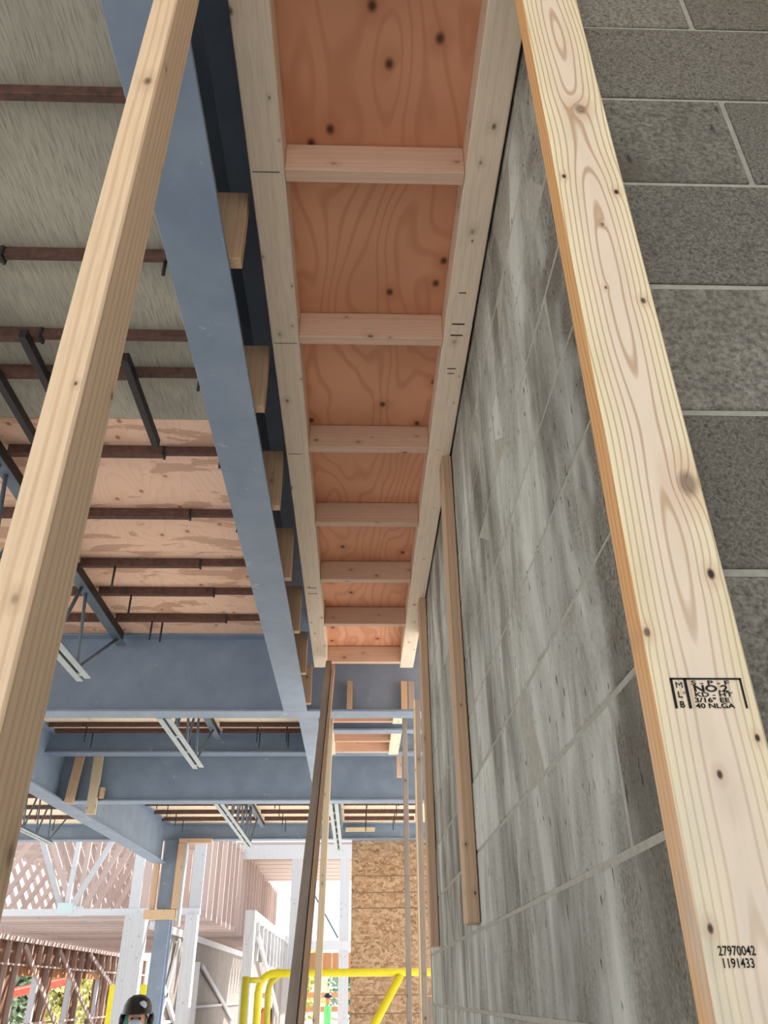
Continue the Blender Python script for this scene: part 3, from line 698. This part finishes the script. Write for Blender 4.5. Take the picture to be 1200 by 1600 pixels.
for (ya, za, yb, zb) in ((20.3, 0.95, 23.6, -0.75), (22.7, 0.95, 26.7, -0.75), (25.3, 0.98, 28.6, 0.1)):
    board('diagonal_brace', (-7.35, ya, H + za), (-7.35, yb, H + zb), 0.10, 0.04, (1, 0, 0), 'fir_far', sw, 0)

# sheathed inner wall with a doorway
iw = thing('sheathed_wall', (-3.5, 20, -0.2), 'pale sheathed wall with a doorway and slanting braces', 'stud wall')
y = 15.9
for wd in (1.2, 1.2):
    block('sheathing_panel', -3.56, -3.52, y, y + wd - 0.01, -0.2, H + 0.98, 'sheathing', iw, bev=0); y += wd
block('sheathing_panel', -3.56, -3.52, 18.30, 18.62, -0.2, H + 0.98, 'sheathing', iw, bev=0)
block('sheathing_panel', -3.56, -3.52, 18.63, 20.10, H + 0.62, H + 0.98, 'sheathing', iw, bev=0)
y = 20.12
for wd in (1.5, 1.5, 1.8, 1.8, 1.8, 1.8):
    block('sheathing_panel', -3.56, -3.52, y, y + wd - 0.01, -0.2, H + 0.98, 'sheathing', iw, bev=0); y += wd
block('top_plate', -3.60, -3.46, 15.6, 30.0, H + 0.98, H + 1.10, 'white_wood', iw, bev=0)
for yy in (18.58, 20.16): block('door_jamb', -3.58, -3.44, yy - 0.05, yy + 0.05, -0.2, H + 0.62, 'white_wood', iw, bev=0)
block('rail_board', -3.52, -3.48, 15.9, 18.5, H - 0.45, H - 0.40, 'white_wood', iw, bev=0)
block('rail_board', -3.52, -3.48, 20.3, 29.0, H - 0.25, H - 0.20, 'white_wood', iw, bev=0)
for (ya, za, yb, zb) in ((17.7, 0.92, 16.4, -0.8), (15.9, 0.45, 19.2, -0.9), (20.6, 0.55, 26.5, -0.6)):
    board('diagonal_brace', (-3.46, ya, H + za), (-3.46, yb, H + zb), 0.10, 0.04, (1, 0, 0), 'white_wood', iw, 0)
block('inner_panel', -4.3, -4.26, 20.0, 24.0, -0.2, H + 0.9, 'orange_board', iw, bev=0)

# pale stud panel nearer the rail
pw = thing('panel_frame', (-1.62, 17, -0.2), 'sunlit white panel frame with an open top row behind the guard rail', 'stud wall')
block('top_plate', -1.68, -1.55, 13.75, 23.0, H + 0.98, H + 1.10, 'white_wood', pw, bev=0)
block('end_post', -1.70, -1.55, 13.55, 13.75, -0.2, H + 1.10, 'white_wood', pw, bev=0)
for i in range(12): block('panel_stud', -1.66, -1.57, 14.4 + 0.7 * i, 14.49 + 0.7 * i, H + 0.45, H + 0.98, 'white_wood', pw, bev=0)
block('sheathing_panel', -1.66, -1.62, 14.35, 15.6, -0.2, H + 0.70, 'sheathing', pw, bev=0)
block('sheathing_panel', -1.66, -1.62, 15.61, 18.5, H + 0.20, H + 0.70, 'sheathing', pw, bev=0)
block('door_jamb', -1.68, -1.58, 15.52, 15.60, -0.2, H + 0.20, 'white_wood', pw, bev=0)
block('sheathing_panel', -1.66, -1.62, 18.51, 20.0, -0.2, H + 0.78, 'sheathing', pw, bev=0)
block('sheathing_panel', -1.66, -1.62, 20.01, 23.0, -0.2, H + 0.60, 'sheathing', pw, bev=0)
board('diagonal_brace', (-1.53, 13.9, H + 0.8), (-1.53, 18.4, H - 0.35), 0.09, 0.04, (1, 0, 0), 'white_wood', pw, 0)

# open frame with sky behind it
of = thing('portal_frame', (-0.9, 20, -0.2), 'open pale timber frame with sky showing through it', 'timber frame')
block('header', -3.0, 1.0, 19.95, 20.05, H + 2.68, H + 2.98, 'white_wood', of, bev=0)
for x in (-1.40, -0.29, 0.75): block('frame_post', x - 0.11, x + 0.11, 19.95, 20.05, -0.2, H + 2.68, 'white_wood', of, bev=0)
block('sill_beam', -1.29, 0.64, 19.94, 20.06, H + 0.82, H + 1.0, 'white_wood', of, bev=0)
mem('frame_diagonal', (-1.0, 19.97 - 20, H + 1.96 + 0.2), (-0.42, 19.97 - 20, H + 1.05 + 0.2), 0.035, 'joist_steel', of, 0.03).location = (0.9, 0, 0)
for i in range(17): block('deck_board', -3.0, 1.0, 20.06 + 0.42 * i, 20.46 + 0.42 * i, H + 3.0 + 0.01 * (i % 2), H + 3.06, 'fir_far', of, bev=0)
fw = thing('board_wall', (-1.0, 26, -0.2), 'orange vertical board wall panel above the far opening', 'wall panel')
for i in range(9): block('wall_board', -2.3 + 0.32 * i, -1.99 + 0.32 * i, 25.97 + 0.01 * (i % 2), 26.0, H + 0.48, H + 1.0, 'orange_board', fw, bev=0)
for x in (-1.75, 0.5): block('wall_post', x - 0.1, x + 0.1, 25.9, 25.965, -0.2, H + 1.0, 'orange_board', fw, bev=0)
block('bottom_rail', -2.3, 0.6, 25.9, 26.02, H + 0.40, H + 0.475, 'white_wood', fw, bev=0)
bf = thing('board_fence', (-0.5, 36.0, -0.2), 'low two-board site fence behind the person in lime green', 'fence')
for z in (H - 0.13, H - 0.60): block('fence_board', -5.0, 3.0, 35.98, 36.02, z, z + 0.17, 'orange_board', bf, bev=0)
for x in (-4.8, -2.6, 0.0, 2.7): block('fence_post', x - 0.05, x + 0.05, 36.03, 36.12, -0.2, H + 0.1, 'orange_board', bf, bev=0)

# ================================================================ MACHINE AND TREES FAR OFF
bl = thing('boom_lift', (-14.0, 33.0, -0.2), 'red boom lift seen through the window openings', 'boom lift')
block('chassis', -15.2, -12.8, 32.2, 33.8, 0.2, 0.75, 'red_paint', bl, bev=0.05)
block('turret', -14.6, -13.4, 32.4, 33.6, 0.76, 1.4, 'red_paint', bl, bev=0.08)
board('boom_arm', (-14.2, 33, 1.3), (-10.8, 34.5, 2.1), 0.35, 0.30, (0, 0, 1), 'red_paint', bl, 0.02)
board('boom_arm', (-10.8, 34.5, 2.1), (-12.6, 31.5, 1.5), 0.26, 0.22, (0, 0, 1), 'red_paint', bl, 0.02)
for x in (-15.0, -13.0):
    for yy in (32.1, 33.9):
        bm = bmesh.new(); bmesh.ops.create_cone(bm, segments=16, radius1=0.42, radius2=0.42, depth=0.3, cap_ends=True)
        o = D.objects.new('wheel', mesh_of(bm, 'wheel', M['rubber'])); link(o, bl); o.rotation_euler = (math.pi / 2, 0, 0); place(o, bl, (x, yy, 0.22))
block('basket', -12.9, -12.2, 31.2, 31.8, 1.05, 1.95, 'dark_steel', bl, bev=0.03)

def tree(x, y, hgt, rad, mat, label, seed):
    rr = random.Random(seed)
    t = thing('tree', (x, y, -0.2), label, 'tree', None)
    tube('trunk', [(x, y, -0.2), (x + 0.1, y, hgt * 0.4), (x, y + 0.1, hgt * 0.8)], 0.14, 'bark', t, 7)
    bm = bmesh.new()
    cl = [(Vector((rr.uniform(-rad, rad) * .7, rr.uniform(-rad, rad) * .7, hgt * rr.uniform(.3, .95)))) for _ in range(14)]
    for _ in range(1500):
        c = rr.choice(cl); p = c + Vector((rr.gauss(0, rad * .28), rr.gauss(0, rad * .28), rr.gauss(0, rad * .28)))
        s = rr.uniform(0.10, 0.20); q = Quaternion((rr.uniform(-1, 1), rr.uniform(-1, 1), rr.uniform(-1, 1), rr.uniform(-1, 1))).normalized()
        v = [bm.verts.new(p + q @ Vector(w) * s) for w in ((-1, 0, 0), (0, -.6, .1), (1, 0, 0), (0, .6, .1))]
        bm.faces.new(v)
    o = D.objects.new('foliage', mesh_of(bm, 'foliage', M[mat])); link(o, t); o['kind'] = 'stuff'
    return t
for i, (x, y, hh, rd, mt, lb) in enumerate(((-2.9, 50, 3.6, 1.3, 'leaf_yellow', 'yellow tree far behind the site fence'), (-0.3, 56, 3.6, 1.5, 'leaf', 'green tree far behind the site fence, beside the yellow one'),
        (4.2, 54, 3.6, 1.4, 'leaf', 'green tree hidden mostly by the strand board wall'), (-13.2, 37.5, 3.2, 1.0, 'leaf', 'green tree through the first window opening'),
        (-13.3, 42, 3.4, 1.1, 'leaf_yellow', 'yellow tree through the middle window opening'), (-13.2, 46.5, 3.4, 1.2, 'leaf_yellow', 'yellow tree through the last window opening'))):
    tree(x, y, hh, rd, mt, lb, 40 + i)

# ================================================================ PEOPLE
def skinned(name, joints, edges, mats, parent, loc):
    me = D.meshes.new(name); me.from_pydata([j[0] for j in joints], edges, []); me.update()
    o = D.objects.new(name, me); COL.objects.link(o)
    md = o.modifiers.new('skin', 'SKIN'); md.use_smooth_shade = True
    if not me.skin_vertices: me.skin_vertices.new()
    for i, j in enumerate(joints):
        r = j[1]; me.skin_vertices[0].data[i].radius = (r, r) if not isinstance(r, tuple) else r
    me.skin_vertices[0].data[0].use_root = True
    sd = o.modifiers.new('sub', 'SUBSURF'); sd.levels = 2; sd.render_levels = 2
    dg = bpy.context.evaluated_depsgraph_get(); dg.update()
    m2 = D.meshes.new_from_object(o.evaluated_get(dg)); D.objects.remove(o)
    m2.materials.clear()
    for m in mats[0]: m2.materials.append(M[m])
    for p in m2.polygons:
        p.use_smooth = True; p.material_index = mats[1](p.center)
    q = D.objects.new(name, m2); link(q, parent); q.location = loc
    return q
def person(loc, rz, label, shirt, trousers, arms, sleeve=True, scale=1.0):
    t = thing('person', loc, label, 'person'); t.rotation_euler = (0, 0, rz); t.scale = (scale,) * 3
    J = [((0, 0, .95), (.17, .12)), ((0, 0, 1.12), (.15, .11)), ((0, 0, 1.32), (.19, .12)), ((0, 0, 1.45), (.10, .09)), ((0, 0, 1.52), .06),
         ((0, -.01, 1.60), (.075, .09)), ((0, -.01, 1.70), (.078, .095)), ((0, 0, 1.76), (.05, .06))]
    Eg = [(0, 1), (1, 2), (2, 3), (3, 4), (4, 5), (5, 6), (6, 7)]
    def add(pts, start):
        prev = start
        for p, r in pts:
            J.append((p, r)); Eg.append((prev, len(J) - 1)); prev = len(J) - 1
        return prev
    for s in (-1, 1):
        add([((s * .10, 0, .86), .095), ((s * .11, -.02, .48), .062), ((s * .11, .02, .10), .045), ((s * .12, -.10, .05), .042)], 0)
        sh = arms[0 if s < 0 else 1]
        w = add([((s * .19, 0, 1.41), .065)] + [((s * abs(p[0]), p[1], p[2]), r) for p, r in sh], 2)
        base = Vector(J[w][0]); dirv = (base - Vector(J[w - 1][0])).normalized()
        side = dirv.cross(Vector((s, 0.3, 0))).normalized()
        palm = base + dirv * .07
        J.append((tuple(palm), .026)); Eg.append((w, len(J) - 1)); pi = len(J) - 1
        for q, L in ((-.027, .065), (-.009, .078), (.009, .072), (.027, .056)):
            tip = palm + side * q * 1.3 + dirv * L
            J.append((tuple(palm + side * q + dirv * .02), .0095)); Eg.append((pi, len(J) - 1))
            J.append((tuple(tip), .008)); Eg.append((len(J) - 2, len(J) - 1))
        J.append((tuple(base + dirv * .05 + side * .05), .009)); Eg.append((w, len(J) - 1))
    elbow_z = [arms[i][0][0][2] for i in (0, 1)]
    wr = [Vector((s * abs(arms[i][-1][0][0]), arms[i][-1][0][1], arms[i][-1][0][2])) for i, s in ((0, -1), (1, 1))]
    def pick(c):
        if c.z < .09: return 3
        if min((c - w).length for w in wr) < .16 and (abs(c.x) > .2 or c.y < -.15): return 0
        if c.z < .93 and abs(c.x) < .23: return 2
        if c.z < 1.49: return 1
        return 0
    skinned('body', J, Eg, (('skin', shirt, trousers, 'black_cloth'), pick), t, (0, 0, 0))
    def ball(name, c, r, mat, parent, sc=(1, 1, 1)):
        bm = bmesh.new(); bmesh.ops.create_uvsphere(bm, u_segments=14, v_segments=9, radius=r)
        bmesh.ops.scale(bm, vec=sc, verts=bm.verts)
        o = D.objects.new(name, mesh_of(bm, name, M[mat], True)); link(o, parent); o.location = c; return o
    for s in (-1, 1):
        ball('eye', (s * .032, -.098, 1.665), .011, 'eye', t)
        ball('ear', (s * .080, 0, 1.655), .026, 'skin', t, (.4, .7, 1.1))
    ball('nose', (0, -.108, 1.635), .015, 'skin', t, (.7, 1, 1.3))
    ball('mouth', (0, -.100, 1.597), .02, 'skin', t, (1.1, .3, .3))
    return t, ball
def helmet(t, mat, brim='front'):
    bm = bmesh.new()
    prof = [(0.0, 0.135), (0.05, 0.128), (0.092, 0.100), (0.116, 0.055), (0.122, 0.0), (0.128, -0.008), (0.112, -0.004)]
    n = 20; rings = []
    for (r, z) in prof:
        if r == 0: rings.append([bm.verts.new((0, 0, z))]); continue
        rings.append([bm.verts.new((r * math.cos(2 * math.pi * k / n), r * (1.16 if math.sin(2 * math.pi * k / n) > 0 else (1.16 if z > 0.01 else 1.5)) * math.sin(2 * math.pi * k / n), z)) for k in range(n)])
    for k in range(n): bm.faces.new((rings[0][0], rings[1][k], rings[1][(k + 1) % n]))
    for a in range(1, len(rings) - 1):
        for k in range(n): bm.faces.new((rings[a][k], rings[a + 1][k], rings[a + 1][(k + 1) % n], rings[a][(k + 1) % n]))
    bmesh.ops.recalc_face_normals(bm, faces=bm.faces)
    o = D.objects.new('helmet', mesh_of(bm, 'helmet', M[mat], True)); link(o, t); o.location = (0, -0.005, 1.705); return o
down = [((.25, .02, 1.14), .046), ((.25, -.05, .88), .032)]
bent = [((.25, .02, 1.14), .046), ((.18, -.24, 1.08), .032)]
# person in black helmet, near the column
p1, ball = person((-1.62, 7.0, 0.0), 0.15, 'person in a black helmet with round pale badge and teal hood', 'teal', 'black_cloth', [down, bent], scale=0.885)
h1 = helmet(p1, 'black_plastic')
ball('badge', (0.045, -0.118, 0.055), 0.033, 'badge', h1, (1, .35, 1))
for s in (-1, 1):
    ball('ear_muff', (s * .118, 0, 1.655), .048, 'black_plastic', p1, (.55, .8, 1.15))
ball('respirator', (0, -.112, 1.615), .055, 'badge', p1, (1.05, .6, 1.0))
ball('respirator_valve', (0.03, -.148, 1.60), .02, 'white_plastic', p1, (1, .5, 1))
tube('helmet_trim', [(0.129 * math.cos(a), -0.03, 1.700 + 0.138 * math.sin(a)) for a in [math.radians(q) for q in range(0, 76, 8)]], 0.008, 'white_plastic', p1, 6)
bmh = bmesh.new()
bmesh.ops.create_uvsphere(bmh, u_segments=18, v_segments=10, radius=0.14)
bmesh.ops.scale(bmh, vec=(0.92, 0.75, 1.0), verts=bmh.verts)
ho = D.objects.new('hood', mesh_of(bmh, 'hood', M['teal'], True)); link(ho, p1); ho.location = (-0.02, 0.045, 1.60)
# person in orange vest
p2, _ = person((-2.55, 27.0, -0.2), 2.4, 'person in a pale helmet and orange vest behind the guard rail corner', 'navy', 'navy', [down, down], scale=1.0)
helmet(p2, 'white_plastic')
bmv = bmesh.new()
n = 18
rings = [[bmv.verts.new((rx * math.cos(2 * math.pi * k / n), ry * math.sin(2 * math.pi * k / n), z)) for k in range(n)] for (rx, ry, z) in ((.20, .155, .92), (.195, .15, 1.12), (.215, .16, 1.30), (.15, .13, 1.45))]
for a in range(3):
    for k in range(n): bmv.faces.new((rings[a][k], rings[a][(k + 1) % n], rings[a + 1][(k + 1) % n], rings[a + 1][k]))
vo = D.objects.new('safety_vest', mesh_of(bmv, 'safety_vest', M['orange_cloth'], True)); link(vo, p2); vo.modifiers.new('thick', 'SOLIDIFY').thickness = 0.01
# person in lime shirt
p3, _ = person((-0.98, 32.0, -0.2), 1.9, 'person in a dark helmet and lime green top standing sideways', 'lime', 'black_cloth', [bent, bent], scale=1.0)
helmet(p3, 'black_plastic')
